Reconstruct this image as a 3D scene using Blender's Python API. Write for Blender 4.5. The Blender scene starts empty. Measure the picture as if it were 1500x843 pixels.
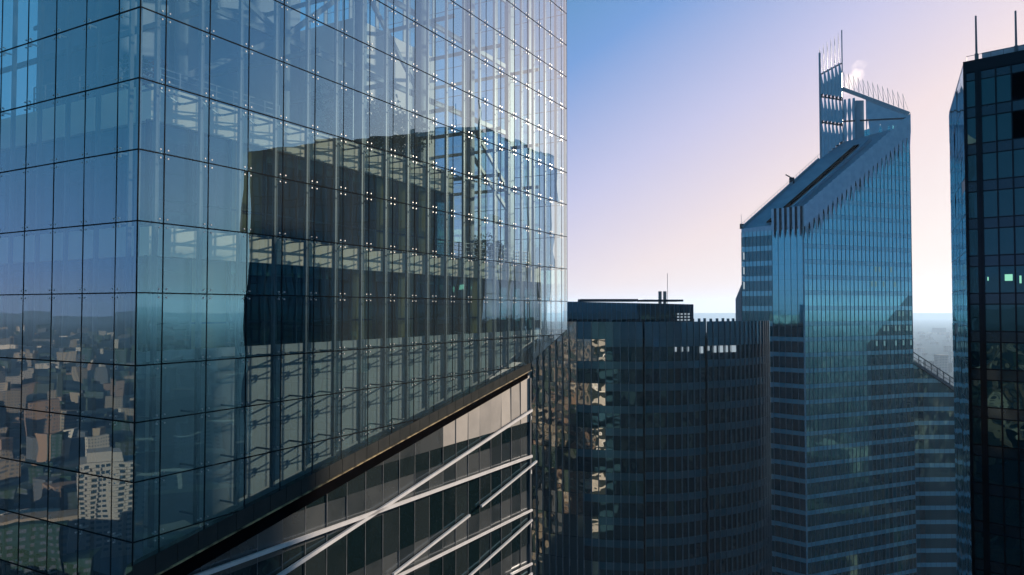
import bpy, math, random
from mathutils import Vector, Matrix
random.seed(11)
R = math.radians
SC = bpy.context.scene
COL = SC.collection
H = 130.0                      # eye height above the ground (drone)

# ------------------------------------------------------------------ camera
cam_d = bpy.data.cameras.new('camera')
cam_d.sensor_width = 36.0
cam_d.lens = 36.0 * 1060.0 / 1500.0
cam_d.clip_start = 0.1
cam_d.clip_end = 40000
cam = bpy.data.objects.new('camera', cam_d)
cam.location = (0, 0, H)
cam.rotation_euler = (R(90 + 1.65), 0, 0)
COL.objects.link(cam)
SC.camera = cam

# ------------------------------------------------------------------ sky and sun
SUN_AZ, SUN_EL = 48.0, 14.0    # azimuth measured from +Y towards +X
w = bpy.data.worlds.new('World')
SC.world = w
w.use_nodes = True
nt = w.node_tree
for n in list(nt.nodes):
    nt.nodes.remove(n)
wo = nt.nodes.new('ShaderNodeOutputWorld')
bg = nt.nodes.new('ShaderNodeBackground')
sky = nt.nodes.new('ShaderNodeTexSky')
sky.sky_type = 'NISHITA'
sky.sun_disc = False
sky.sun_elevation = R(SUN_EL)
sky.sun_rotation = R(SUN_AZ)
sky.altitude = 100
sky.air_density = 1.0
sky.dust_density = 1.0
sky.ozone_density = 2.5
def wmath(op, a, b=None, clamp=False):
    n = nt.nodes.new('ShaderNodeMath'); n.operation = op; n.use_clamp = clamp
    for i, v in enumerate((a, b)):
        if v is None: continue
        if isinstance(v, (int, float)): n.inputs[i].default_value = v
        else: nt.links.new(v, n.inputs[i])
    return n.outputs[0]
# morning haze colouring of the real sky: pink-cream low and towards the sun, blue high and away from it
wtc = nt.nodes.new('ShaderNodeTexCoord')
wsep = nt.nodes.new('ShaderNodeSeparateXYZ')
nt.links.new(wtc.outputs['Generated'], wsep.inputs[0])
az = wmath('ARCTAN2', wsep.outputs[0], wsep.outputs[1])
dlt = wmath('SUBTRACT', az, R(SUN_AZ))
dlt = wmath('MAXIMUM', wmath('MULTIPLY', dlt, 1.4), wmath('MULTIPLY', dlt, -1.0))
dlt = wmath('MINIMUM', dlt, R(72))
el = wmath('ARCSINE', wsep.outputs[2])
tt = wmath('MULTIPLY', wmath('ADD', wmath('ADD', el, wmath('MULTIPLY', dlt, 0.55)), R(-15)), 1.0 / R(60), True)
ramp = nt.nodes.new('ShaderNodeValToRGB')
stops = [(0.0, (0.96, 0.84, 0.83)), (0.15, (0.91, 0.75, 0.77)), (0.29, (0.60, 0.59, 0.83)), (0.46, (0.19, 0.36, 0.73)), (0.62, (0.07, 0.27, 0.50)), (1.0, (0.025, 0.19, 0.36))]
cr_ = ramp.color_ramp
while len(cr_.elements) < len(stops):
    cr_.elements.new(0.5)
for e_, (p_, c_) in zip(cr_.elements, stops):
    e_.position = p_; e_.color = (*c_, 1)
nt.links.new(tt, ramp.inputs[0])
sc_ = nt.nodes.new('ShaderNodeMix'); sc_.data_type = 'RGBA'; sc_.blend_type = 'MULTIPLY'; sc_.inputs['Factor'].default_value = 1.0
SKY_GAIN = 7.0
sc_.inputs[7].default_value = (SKY_GAIN, SKY_GAIN, SKY_GAIN, 1)
nt.links.new(ramp.outputs[0], sc_.inputs[6])
tint = nt.nodes.new('ShaderNodeMix')
tint.data_type = 'RGBA'
tint.inputs['Factor'].default_value = 0.94
nt.links.new(sky.outputs[0], tint.inputs[6])
nt.links.new(sc_.outputs[2], tint.inputs[7])
nt.links.new(tint.outputs[2], bg.inputs['Color'])
bg.inputs['Strength'].default_value = 0.05
nt.links.new(bg.outputs[0], wo.inputs['Surface'])

sun_d = bpy.data.lights.new('sun', 'SUN')
sun_d.energy = 4.6
sun_d.angle = R(0.5)
sun_d.color = (1.0, 0.82, 0.66)
sun = bpy.data.objects.new('sun', sun_d)
sd = Vector((math.sin(R(SUN_AZ)) * math.cos(R(SUN_EL)), math.cos(R(SUN_AZ)) * math.cos(R(SUN_EL)), math.sin(R(SUN_EL))))
sun.rotation_euler = sd.to_track_quat('Z', 'Y').to_euler()
sun.location = (300, 270, 400)
COL.objects.link(sun)

SC.view_settings.view_transform = 'Standard'
SC.view_settings.look = 'None'
SC.view_settings.exposure = 1.48
SC.view_settings.gamma = 1.0
SC.view_settings.use_curve_mapping = False
SC.render.engine = 'CYCLES'
cy = SC.cycles
cy.max_bounces = 12
cy.diffuse_bounces = 3
cy.glossy_bounces = 5
cy.transmission_bounces = 4
cy.transparent_max_bounces = 32
cy.volume_bounces = 0
cy.sample_clamp_indirect = 6.0
cy.caustics_reflective = True
cy.use_denoising = True

# ------------------------------------------------------------------ materials
MATS = {}
def node_mat(name):
    m = bpy.data.materials.new(name)
    m.use_nodes = True
    t = m.node_tree
    for n in list(t.nodes):
        t.nodes.remove(n)
    o = t.nodes.new('ShaderNodeOutputMaterial')
    MATS[name] = m
    return m, t, o

def noise_col(t, scale, c0, c1, lo=0.35, hi=0.65, island=0.0, stretch=(1, 1, 1)):
    tc = t.nodes.new('ShaderNodeTexCoord')
    mp = t.nodes.new('ShaderNodeMapping')
    mp.inputs['Scale'].default_value = stretch
    t.links.new(tc.outputs['Object'], mp.inputs['Vector'])
    nz = t.nodes.new('ShaderNodeTexNoise')
    nz.inputs['Scale'].default_value = scale
    nz.inputs['Detail'].default_value = 5
    t.links.new(mp.outputs[0], nz.inputs['Vector'])
    mr = t.nodes.new('ShaderNodeMapRange')
    mr.inputs[1].default_value = lo
    mr.inputs[2].default_value = hi
    src = nz.outputs[0]
    if island:
        g = t.nodes.new('ShaderNodeNewGeometry')
        mx = t.nodes.new('ShaderNodeMix')
        mx.inputs[0].default_value = island
        t.links.new(nz.outputs[0], mx.inputs[2])
        t.links.new(g.outputs['Random Per Island'], mx.inputs[3])
        src = mx.outputs[0]
    t.links.new(src, mr.inputs[0])
    mc = t.nodes.new('ShaderNodeMix')
    mc.data_type = 'RGBA'
    t.links.new(mr.outputs[0], mc.inputs[0])
    mc.inputs[6].default_value = (*c0, 1)
    mc.inputs[7].default_value = (*c1, 1)
    return mc.outputs[2]

def solid(name, c0, c1=None, rough=0.6, metal=0.0, scale=1.5, island=0.0, spec=0.5, stretch=(1, 1, 1), bump=0.0):
    m, t, o = node_mat(name)
    b = t.nodes.new('ShaderNodeBsdfPrincipled')
    c1 = c1 or tuple(min(1, v * 1.25) for v in c0)
    t.links.new(noise_col(t, scale, c0, c1, island=island, stretch=stretch), b.inputs['Base Color'])
    b.inputs['Roughness'].default_value = rough
    b.inputs['Metallic'].default_value = metal
    b.inputs['Specular IOR Level'].default_value = spec
    if bump:
        add_bump(t, b, bump, 2.0)
    t.links.new(b.outputs[0], o.inputs['Surface'])
    return m

def add_bump(t, b, dist, scale):
    tc = t.nodes.new('ShaderNodeTexCoord')
    nz = t.nodes.new('ShaderNodeTexNoise')
    nz.inputs['Scale'].default_value = scale
    nz.inputs['Detail'].default_value = 1
    t.links.new(tc.outputs['Object'], nz.inputs['Vector'])
    bp = t.nodes.new('ShaderNodeBump')
    bp.inputs['Strength'].default_value = 1.0
    bp.inputs['Distance'].default_value = dist
    t.links.new(nz.outputs[0], bp.inputs['Height'])
    t.links.new(bp.outputs[0], b.inputs['Normal'])

def coated(name, base, refl, gloss=(0.8, 0.93, 1.0), rough=0.01, bump=0.0, bscale=0.5, fres=0.9, clear=False, base2=None, island=0.0, power=4.0, white_graze=False, haze_veil=0.0):
    """reflective coated glass: mirror layer over a clear pane (clear=True) or over an opaque backing"""
    m, t, o = node_mat(name)
    gl = t.nodes.new('ShaderNodeBsdfGlossy')
    gl.inputs['Color'].default_value = (*gloss, 1)
    gl.inputs['Roughness'].default_value = rough
    if bump:
        add_bump(t, gl, bump, bscale)
    if white_graze:
        l2 = t.nodes.new('ShaderNodeLayerWeight'); l2.inputs['Blend'].default_value = 0.5
        mr2 = t.nodes.new('ShaderNodeMapRange'); mr2.inputs[1].default_value = .25; mr2.inputs[2].default_value = .6
        t.links.new(l2.outputs['Facing'], mr2.inputs[0])
        gm = t.nodes.new('ShaderNodeMix'); gm.data_type = 'RGBA'
        t.links.new(mr2.outputs[0], gm.inputs[0])
        gm.inputs[6].default_value = (*gloss, 1); gm.inputs[7].default_value = (0.92, 0.96, 1.0, 1)
        t.links.new(gm.outputs[2], gl.inputs['Color'])
    if clear:
        bk = t.nodes.new('ShaderNodeBsdfTransparent')
        bk.inputs['Color'].default_value = (*base, 1)
    else:
        bk = t.nodes.new('ShaderNodeBsdfDiffuse')
        t.links.new(noise_col(t, 0.7, base, base2 or tuple(v * 1.5 for v in base), island=island), bk.inputs['Color'])
    fr = t.nodes.new('ShaderNodeFresnel')
    fr.inputs['IOR'].default_value = 1.5
    # reversed faces must not turn into total reflection: use |facing|
    lw = t.nodes.new('ShaderNodeLayerWeight')
    lw.inputs['Blend'].default_value = 0.5
    pw = t.nodes.new('ShaderNodeMath'); pw.operation = 'POWER'
    t.links.new(lw.outputs['Facing'], pw.inputs[0]); pw.inputs[1].default_value = power
    ma = t.nodes.new('ShaderNodeMath'); ma.operation = 'MULTIPLY_ADD'; ma.use_clamp = True
    t.links.new(pw.outputs[0], ma.inputs[0])
    ma.inputs[1].default_value = fres * (1 - refl)
    ma.inputs[2].default_value = refl
    mx = t.nodes.new('ShaderNodeMixShader')
    t.links.new(ma.outputs[0], mx.inputs[0])
    t.links.new(bk.outputs[0], mx.inputs[1])
    t.links.new(gl.outputs[0], mx.inputs[2])
    out = mx.outputs[0]
    if haze_veil:  # diffuse layer painting a milky reflected haze onto the glass
        du = t.nodes.new('ShaderNodeBsdfDiffuse')
        t.links.new(noise_col(t, 0.9, (.22, .36, .44), (.45, .60, .66), stretch=(1, 1, .15)), du.inputs['Color'])
        m2 = t.nodes.new('ShaderNodeMixShader'); m2.inputs[0].default_value = haze_veil
        t.links.new(out, m2.inputs[1]); t.links.new(du.outputs[0], m2.inputs[2])
        out = m2.outputs[0]
    t.links.new(out, o.inputs['Surface'])
    t.nodes.remove(fr)
    return m

def emit(name, c, s):
    m, t, o = node_mat(name)
    e = t.nodes.new('ShaderNodeEmission')
    e.inputs['Color'].default_value = (*c, 1)
    e.inputs['Strength'].default_value = s
    t.links.new(e.outputs[0], o.inputs['Surface'])
    return m

coated('skin_glass', (0.82, 0.96, 0.98), 0.25, gloss=(0.44, 0.90, 1.0), rough=0.0, bump=0.008, bscale=0.4, clear=True, power=2.0, white_graze=True, haze_veil=0.042)
solid('seal', (0.010, 0.012, 0.014), rough=0.8, spec=0.0)
coated('fin_glass', (0.88, 0.96, 0.97), 0.04, gloss=(0.9, 0.97, 1.0), fres=0.4, clear=True)
solid('steel_grey', (0.085, 0.105, 0.115), (0.12, 0.14, 0.15), rough=0.5, spec=0.2)
solid('post_grey', (0.07, 0.095, 0.11), (0.10, 0.125, 0.14), rough=0.4)
solid('steel_dark', (0.10, 0.12, 0.14), (0.15, 0.17, 0.19), rough=0.4)
solid('chrome', (0.42, 0.42, 0.41), (0.52, 0.52, 0.50), rough=0.32, metal=0.6)
solid('pale_wall', (0.70, 0.57, 0.43), (0.75, 0.62, 0.48), rough=0.8, scale=0.6)
solid('core_wall', (0.50, 0.44, 0.39), (0.55, 0.49, 0.44), rough=0.8, scale=0.4)
solid('shaded_wall', (0.10, 0.13, 0.16), (0.14, 0.17, 0.20), rough=0.8, scale=0.4)  # blue-grey copy of the pale walls, shade put into the colour
coated('inner_window', (0.30, 0.46, 0.46), 0.05, fres=0.4, bump=0.002, clear=True)
solid('room_wall', (0.03, 0.055, 0.06), (0.075, 0.09, 0.075), rough=0.9, scale=0.25)
solid('room_ceiling', (0.28, 0.36, 0.36), rough=0.9)
solid('room_floor', (0.05, 0.05, 0.055), rough=0.7)
coated('blind_window', (0.06, 0.062, 0.032), 0.03, base2=(0.17, 0.16, 0.085), island=0.7, fres=0.3, bump=0.002)
solid('base_panel', (0.27, 0.27, 0.265), (0.32, 0.32, 0.31), rough=0.8, scale=0.6)
solid('sunlit_panel', (0.18, 0.175, 0.165), (0.29, 0.275, 0.25), rough=0.5, spec=0.3, island=0.4, scale=0.7)  # paler copy of the body panel, sunlight put into its colour
solid('apartment_wall', (0.15, 0.14, 0.125), (0.19, 0.175, 0.155), rough=0.8)
solid('frame_dark', (0.010, 0.020, 0.028), rough=0.4, spec=0.0)
solid('parapet_grey', (0.025, 0.028, 0.028), (0.042, 0.044, 0.042), rough=0.45, island=0.5, spec=0.0)
solid('ledge_sunlit', (0.03, 0.025, 0.02), (0.38, 0.29, 0.15), rough=0.5, scale=2.2, spec=0.2)  # patchy gold paints sunlight along the soffit edge
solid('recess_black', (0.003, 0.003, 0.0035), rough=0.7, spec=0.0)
solid('floor_stone', (0.25, 0.25, 0.24), rough=0.7)
solid('ceiling_white', (0.55, 0.57, 0.58), rough=0.8)
coated('body_window', (0.005, 0.012, 0.014), 0.12, gloss=(0.5, 0.8, 0.95), bump=0.03, bscale=0.6, base2=(0.018, 0.026, 0.028), island=0.6)
coated('body_panel', (0.022, 0.030, 0.034), 0.16, gloss=(0.85, 0.9, 0.95), rough=0.14, bump=0.02, bscale=0.5, base2=(0.065, 0.073, 0.075), island=0.45)
solid('white_strip', (0.44, 0.44, 0.44), (0.52, 0.52, 0.52), rough=0.4)
solid('alu', (0.10, 0.11, 0.12), (0.15, 0.16, 0.17), rough=0.5, metal=0.2, spec=0.2)
coated('fold_sunpatch', (0.004, 0.008, 0.012), 0.42, gloss=(0.86, 0.90, 0.84), rough=0.02, bump=0.03, bscale=0.5, base2=(0.012, 0.018, 0.022), island=0.6)  # shinier copy of the fold glass, imitating patches of thrown sunlight
coated('fold_window', (0.003, 0.013, 0.021), 0.07, gloss=(0.22, 0.70, 1.0), rough=0.03, bump=0.012, bscale=0.45, base2=(0.010, 0.016, 0.022), island=0.6)
coated('fold_panel', (0.012, 0.046, 0.072), 0.07, gloss=(0.22, 0.70, 1.0), rough=0.12, bump=0.02, bscale=0.45, base2=(0.026, 0.068, 0.098), island=0.6)
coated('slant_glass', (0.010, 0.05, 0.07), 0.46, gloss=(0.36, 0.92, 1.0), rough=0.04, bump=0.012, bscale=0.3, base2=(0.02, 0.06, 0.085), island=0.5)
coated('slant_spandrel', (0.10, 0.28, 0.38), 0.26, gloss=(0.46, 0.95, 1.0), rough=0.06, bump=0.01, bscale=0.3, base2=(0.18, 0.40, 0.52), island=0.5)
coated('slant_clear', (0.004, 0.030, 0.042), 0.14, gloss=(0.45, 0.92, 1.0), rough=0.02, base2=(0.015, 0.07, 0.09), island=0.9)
coated('slant_panel', (0.14, 0.26, 0.34), 0.20, gloss=(0.65, 0.85, 1.0), rough=0.15, base2=(0.22, 0.36, 0.45), island=0.4)
solid('fold_fin', (0.024, 0.064, 0.095), (0.04, 0.09, 0.125), rough=0.4, spec=0.3)
solid('slant_fin', (0.14, 0.25, 0.32), (0.20, 0.32, 0.40), rough=0.35)
solid('slant_mullion', (0.10, 0.16, 0.20), (0.14, 0.20, 0.25), rough=0.35)
solid('slant_roof', (0.12, 0.24, 0.33), (0.16, 0.29, 0.39), rough=0.55, scale=0.4)
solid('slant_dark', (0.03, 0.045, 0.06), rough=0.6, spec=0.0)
coated('black_granite', (0.006, 0.006, 0.007), 0.02, gloss=(0.8, 0.85, 1), rough=0.12, fres=0.35)
coated('black_window', (0.004, 0.014, 0.018), 0.09, gloss=(0.45, 0.92, 1.0), rough=0.0, bump=0.02, bscale=0.4, fres=0.45, base2=(0.012, 0.024, 0.03), island=0.6)
coated('black_spandrel', (0.010, 0.014, 0.018), 0.07, gloss=(0.6, 0.85, 1.0), rough=0.05, fres=0.4)
coated('side_glass', (0.02, 0.03, 0.04), 0.48, gloss=(0.8, 0.93, 1.0), rough=0.02, bump=0.02, bscale=0.4)
solid('plant_room', (0.30, 0.36, 0.42), rough=0.5)
emit('lit_lamp', (0.40, 1.0, 0.72), 0.28)
emit('dim_window', (0.35, 0.75, 0.85), 0.10)
emit('glow_window', (0.72, 0.88, 1.0), 0.17)  # glow for lit rooms, and for sky showing through the curved tower
solid('leaf_dark', (0.035, 0.055, 0.022), (0.07, 0.10, 0.04), rough=0.6, scale=3)
solid('leaf_red', (0.16, 0.04, 0.03), (0.22, 0.07, 0.04), rough=0.6, scale=3)
solid('bark', (0.08, 0.06, 0.045), rough=0.9)
solid('ground', (0.018, 0.034, 0.042), (0.035, 0.055, 0.062), rough=0.95, scale=0.01, spec=0.0)

def city_mat():
    m, t, o = node_mat('city_wall')
    b = t.nodes.new('ShaderNodeBsdfPrincipled')
    b.inputs['Roughness'].default_value = 0.8
    b.inputs['Specular IOR Level'].default_value = 0.0
    g = t.nodes.new('ShaderNodeNewGeometry')
    cr = t.nodes.new('ShaderNodeValToRGB')
    cr.color_ramp.interpolation = 'CONSTANT'
    cols = [(0.015, 0.03, 0.022), (0.13, 0.11, 0.085), (0.03, 0.04, 0.032), (0.25, 0.225, 0.19), (0.13, 0.09, 0.065), (0.05, 0.055, 0.06), (0.02, 0.035, 0.026)]
    el = cr.color_ramp.elements
    while len(el) < len(cols):
        el.new(0.5)
    for i, c in enumerate(cols):
        el[i].position = i / len(cols)
        el[i].color = (*c, 1)
    t.links.new(g.outputs['Random Per Island'], cr.inputs[0])
    # window openings: rows by height, columns along the wall
    tc = t.nodes.new('ShaderNodeTexCoord')
    sx = t.nodes.new('ShaderNodeSeparateXYZ')
    t.links.new(tc.outputs['Object'], sx.inputs[0])
    def wave(sock, period, duty):
        d = t.nodes.new('ShaderNodeMath'); d.operation = 'DIVIDE'; d.inputs[1].default_value = period
        t.links.new(sock, d.inputs[0])
        f = t.nodes.new('ShaderNodeMath'); f.operation = 'FRACT'
        t.links.new(d.outputs[0], f.inputs[0])
        l = t.nodes.new('ShaderNodeMath'); l.operation = 'LESS_THAN'; l.inputs[1].default_value = duty
        t.links.new(f.outputs[0], l.inputs[0])
        return l.outputs[0]
    ad = t.nodes.new('ShaderNodeMath'); ad.operation = 'ADD'
    t.links.new(sx.outputs[0], ad.inputs[0]); t.links.new(sx.outputs[1], ad.inputs[1])
    a = wave(sx.outputs[2], 3.1, 0.45)
    c = wave(ad.outputs[0], 3.4, 0.5)
    mu = t.nodes.new('ShaderNodeMath'); mu.operation = 'MULTIPLY'
    t.links.new(a, mu.inputs[0]); t.links.new(c, mu.inputs[1])
    sn = t.nodes.new('ShaderNodeSeparateXYZ')
    t.links.new(g.outputs['Normal'], sn.inputs[0])
    fl = t.nodes.new('ShaderNodeMath'); fl.operation = 'LESS_THAN'; fl.inputs[1].default_value = 0.5
    t.links.new(sn.outputs[2], fl.inputs[0])
    m2 = t.nodes.new('ShaderNodeMath'); m2.operation = 'MULTIPLY'
    t.links.new(mu.outputs[0], m2.inputs[0]); t.links.new(fl.outputs[0], m2.inputs[1])
    mx = t.nodes.new('ShaderNodeMix'); mx.data_type = 'RGBA'
    t.links.new(m2.outputs[0], mx.inputs[0])
    t.links.new(cr.outputs[0], mx.inputs[6])
    mx.inputs[7].default_value = (0.04, 0.05, 0.06, 1)
    t.links.new(mx.outputs[2], b.inputs['Base Color'])
    t.links.new(b.outputs[0], o.inputs['Surface'])
city_mat()

# ------------------------------------------------------------------ mesh helpers
class MB:
    """collects polygons (several materials) and links them as ONE mesh object; z is measured from eye level"""
    def __init__(s):
        s.v = []; s.f = []; s.mi = []; s.mats = []
    def m(s, name):
        if name not in s.mats:
            s.mats.append(name)
        return s.mats.index(name)
    def poly(s, pts, mat):
        b = len(s.v)
        s.v += [(p[0], p[1], p[2] + H) for p in pts]
        s.f.append(tuple(range(b, b + len(pts)))); s.mi.append(s.m(mat))
    def box(s, x0, x1, y0, y1, z0, z1, mat):
        s.hexa([(x0, y0, z0), (x1, y0, z0), (x1, y1, z0), (x0, y1, z0), (x0, y0, z1), (x1, y0, z1), (x1, y1, z1), (x0, y1, z1)], mat)
    def hexa(s, c, mat):
        b = len(s.v)
        s.v += [(p[0], p[1], p[2] + H) for p in c]
        k = s.m(mat)
        for q in ((3, 2, 1, 0), (4, 5, 6, 7), (0, 1, 5, 4), (1, 2, 6, 5), (2, 3, 7, 6), (3, 0, 4, 7)):
            s.f.append(tuple(b + i for i in q)); s.mi.append(k)
    def beam(s, p, q, wd, ht, mat):
        p = Vector(p); q = Vector(q); d = (q - p).normalized()
        up = Vector((0, 0, 1)) if abs(d.z) < 0.95 else Vector((0, 1, 0))
        a = d.cross(up).normalized() * wd / 2; b = a.cross(d).normalized() * ht / 2
        s.hexa([p - a - b, p + a - b, q + a - b, q - a - b, p - a + b, p + a + b, q + a + b, q - a + b], mat)
    def tube(s, p, q, r, mat, n=8, r2=None):
        p = Vector(p); q = Vector(q); d = (q - p).normalized()
        up = Vector((0, 0, 1)) if abs(d.z) < 0.95 else Vector((0, 1, 0))
        a = d.cross(up).normalized(); b = a.cross(d).normalized()
        r2 = r if r2 is None else r2
        base = len(s.v); k = s.m(mat)
        for c, rr in ((p, r), (q, r2)):
            for i in range(n):
                t = 2 * math.pi * i / n
                e = c + a * rr * math.cos(t) + b * rr * math.sin(t)
                s.v.append((e.x, e.y, e.z + H))
        for i in range(n):
            j = (i + 1) % n
            s.f.append((base + i, base + j, base + n + j, base + n + i)); s.mi.append(k)
        s.f.append(tuple(base + i for i in reversed(range(n)))); s.mi.append(k)
        s.f.append(tuple(base + n + i for i in range(n))); s.mi.append(k)
    def prism(s, pts, d, mat):
        """planar outline pushed along vector d"""
        d = Vector(d); n = len(pts)
        a = [Vector(p) for p in pts]; b = [p + d for p in a]
        s.poly(list(reversed(a)), mat); s.poly(b, mat)
        for i in range(n):
            j = (i + 1) % n
            s.poly([a[i], a[j], b[j], b[i]], mat)
    def build(s, name, parent=None, **tags):
        me = bpy.data.meshes.new(name)
        me.from_pydata(s.v, [], s.f)
        for n in s.mats:
            me.materials.append(MATS[n])
        me.polygons.foreach_set('material_index', s.mi)
        me.update()
        o = bpy.data.objects.new(name, me)
        COL.objects.link(o)
        if parent:
            o.parent = parent
        for k, v in tags.items():
            o[k] = v
        return o

def thing(name, label, cat, loc=(0, 0, 0), rz=0.0, group=None):
    o = bpy.data.objects.new(name, None)
    COL.objects.link(o)
    o.location = loc
    o.rotation_euler = (0, 0, rz)
    o['label'] = label; o['category'] = cat
    if group:
        o['group'] = group
    return o

def clip(poly, f):
    """keep the part of a 2-D polygon where f(p) >= 0 (f linear)"""
    out = []
    for i in range(len(poly)):
        a, b = poly[i], poly[(i + 1) % len(poly)]
        fa, fb = f(a), f(b)
        if fa >= 0:
            out.append(a)
        if (fa >= 0) != (fb >= 0):
            t = fa / (fa - fb)
            out.append((a[0] + t * (b[0] - a[0]), a[1] + t * (b[1] - a[1])))
    return out
def area(p):
    return abs(sum(p[i][0] * p[(i + 1) % len(p)][1] - p[(i + 1) % len(p)][0] * p[i][1] for i in range(len(p)))) / 2

# ================================================================== SETTING
g = MB()
g.poly([(-20000, -20000, -H), (20000, -20000, -H), (20000, 20000, -H), (-20000, 20000, -H)], 'ground')
g.build('ground', kind='structure')

# ================================================================== NEAR GLASS TOWER
# local frame: +x along the right-hand facade, +y along the left-hand facade, origin at the near corner
D1 = Vector((0.4863, 0.8738, 0)); D2 = Vector((-0.8738, 0.4863, 0))
C0 = Vector((-12.456, 24.0, 0))
TW = thing('glass_office_tower', 'near glass tower with bolted clear outer skin overhanging a dark body crossed by white strips', 'office tower', C0, math.atan2(D1.y, D1.x))
CP, SP = math.cos(R(1.65)), math.sin(R(1.65))
def on_facade(x, y, depth=0.0):
    """where the sight line through a measured photo point meets the facade plane local y = depth -> local (x, z)"""
    dx = (x - 750) / 1060; dy = (421.5 - y) / 1060
    d = Vector((dx, CP - dy * SP, SP + dy * CP))
    k = (C0.dot(D2) + depth) / d.dot(D2)
    p = d * k
    return (p - C0).dot(D1), p.z

LX, LY = 34.05, 24.0
ZTOP = 29.4
rows = [-21.9, -19.8, -17.7, -15.6, -13.5, -11.5, -9.6, -7.7, -5.74, -3.78, -1.9] + [0.52 + 2.4 * k for k in range(13)]
xs = [0.0, 0.95] + [0.95 + 1.786 * k for k in range(1, 19)] + [LX]
ys = [0.0, 1.19] + [1.19 + 1.9 * k for k in range(1, 13)]
zb_r = [lambda p: p[1] - (-8.45 + 0.171 * p[0]), lambda p: p[1] - (-3.63 + 0.36 * (p[0] - 28.2))]
zb_l = [lambda p: p[1] - (-8.6 - 0.55 * p[0])]
def zb(x):
    return max(-8.45 + 0.171 * x, -3.63 + 0.36 * (x - 28.2))
def zb2(x):
    return -9.85 + 0.1846 * x

panes = []      # (importance, polygon in 3-D)
def view_dist(l):
    p = C0 + D1 * l[0] + D2 * l[1]
    return math.sqrt(p.x ** 2 + p.y ** 2 + l[2] ** 2), p
def importance(l, a):
    d, p = view_dist(l)
    if p.y <= 0: return 0
    sx = 750 + 1060 * p.x / p.y; syy = 452 - 1060 * l[2] / p.y
    vis = -40 < sx < 840 and -60 < syy < 880
    cosv = 0.6
    return (a / d ** 2) if vis else a / d ** 2 * 1e-3
def tilt():
    return random.gauss(0, 0.0028), random.gauss(0, 0.0022)
gap = 0.012
for i in range(len(xs) - 1):
    for j in range(len(rows) - 1):
        q = [(xs[i] + gap, rows[j] + gap), (xs[i + 1] - gap, rows[j] + gap), (xs[i + 1] - gap, rows[j + 1] - gap), (xs[i] + gap, rows[j + 1] - gap)]
        for f in zb_r:
            q = clip(q, f) if q else q
        if len(q) < 3 or area(q) < 0.05: continue
        cx, cz = (xs[i] + xs[i + 1]) / 2, (rows[j] + rows[j + 1]) / 2
        a, b = tilt()
        P = [(x, a * (x - cx) + b * (z - cz), z) for x, z in q]
        panes.append((importance((cx, 0, cz), area(q)), P))
for i in range(len(ys) - 1):
    for j in range(len(rows) - 1):
        q = [(ys[i] + gap, rows[j] + gap), (ys[i + 1] - gap, rows[j] + gap), (ys[i + 1] - gap, rows[j + 1] - gap), (ys[i] + gap, rows[j + 1] - gap)]
        for f in zb_l:
            q = clip(q, f) if q else q
        if len(q) < 3 or area(q) < 0.05: continue
        cx, cz = (ys[i] + ys[i + 1]) / 2, (rows[j] + rows[j + 1]) / 2
        a, b = tilt()
        P = [(a * (y - cx) + b * (z - cz), y, z) for y, z in reversed(q)]
        panes.append((importance((0, cx, cz), area(q)), P))
# far end facade
for i in range(8):
    for j in range(len(rows) - 1):
        y0, y1 = 3.0 * i, 3.0 * i + 3.0
        z0 = max(rows[j], -1.5)
        if rows[j + 1] <= z0 + 0.2: continue
        P = [(LX, y0 + gap, z0 + gap), (LX, y1 - gap, z0 + gap), (LX, y1 - gap, rows[j + 1] - gap), (LX, y0 + gap, rows[j + 1] - gap)]
        panes.append((0.0, P))
panes.sort(key=lambda t: -t[0])
def add_pane(mb, P):
    mb.poly(P, 'skin_glass')
for _, P in panes[:100]:
    m = MB(); add_pane(m, P); m.build('glass_pane', TW)
m = MB()
for _, P in panes[100:]:
    add_pane(m, P)
m.build('glass_pane', TW, kind='stuff')

# dark silicone joints, one per row and one per column
for j, z in enumerate(rows[:-1]):
    m = MB()
    x0 = 0.0
    # the row stops where the sloping bottom edge cuts it
    xr = LX
    for x in [k * 0.25 for k in range(0, 137)]:
        if zb(x) <= z: xr = x
    if zb(0) <= z:
        m.box(-0.012, xr, -0.012, 0.022, z - 0.022, z + 0.022, 'seal')
    yl = LY
    y0 = 0.03 if zb(0) <= z else max(0.03, (-8.6 - z) / 0.55)
    if y0 < LY - 0.5:
        m.box(-0.012, 0.022, y0, LY, z - 0.022, z + 0.022, 'seal')
    if z > -1.5:
        m.box(LX - 0.02, LX + 0.012, 0.03, LY, z - 0.022, z + 0.022, 'seal')
    if m.f: m.build('horizontal_joint', TW)
for i, x in enumerate(xs):
    m = MB()
    lo = zb(x)
    m.box(x - 0.02, x + 0.02, -0.008, 0.022, lo, ZTOP, 'seal')
    if 0 < i < len(xs) - 1:
        m.poly([(x, 0.03, lo + .1), (x, 0.30, lo + .1), (x, 0.30, ZTOP), (x, 0.03, ZTOP)], 'fin_glass'); m.box(x - .012, x + .012, .302, .318, lo + .1, ZTOP, 'post_grey')       # glass fin
        m.box(x - 0.05, x + 0.05, 0.41, 0.56, lo + 0.1, ZTOP, 'post_grey')      # post
    else:
        m.box(x - 0.05 if i else x + 0.03, x + 0.12 if not i else x - 0.03, 0.06, 0.24, lo + 0.1, ZTOP, 'steel_grey')
    m.build('mullion', TW)
for i, y in enumerate(ys[1:]):
    m = MB()
    lo = -8.6 - 0.55 * y
    m.box(-0.008, 0.022, y - 0.02, y + 0.02, lo, ZTOP, 'seal')
    m.poly([(0.03, y, lo + .1), (0.30, y, lo + .1), (0.30, y, ZTOP), (0.03, y, ZTOP)], 'fin_glass')
    m.box(0.40, 0.54, y - 0.05, y + 0.05, lo + 0.1, ZTOP, 'post_grey')
    m.build('mullion', TW)
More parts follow.
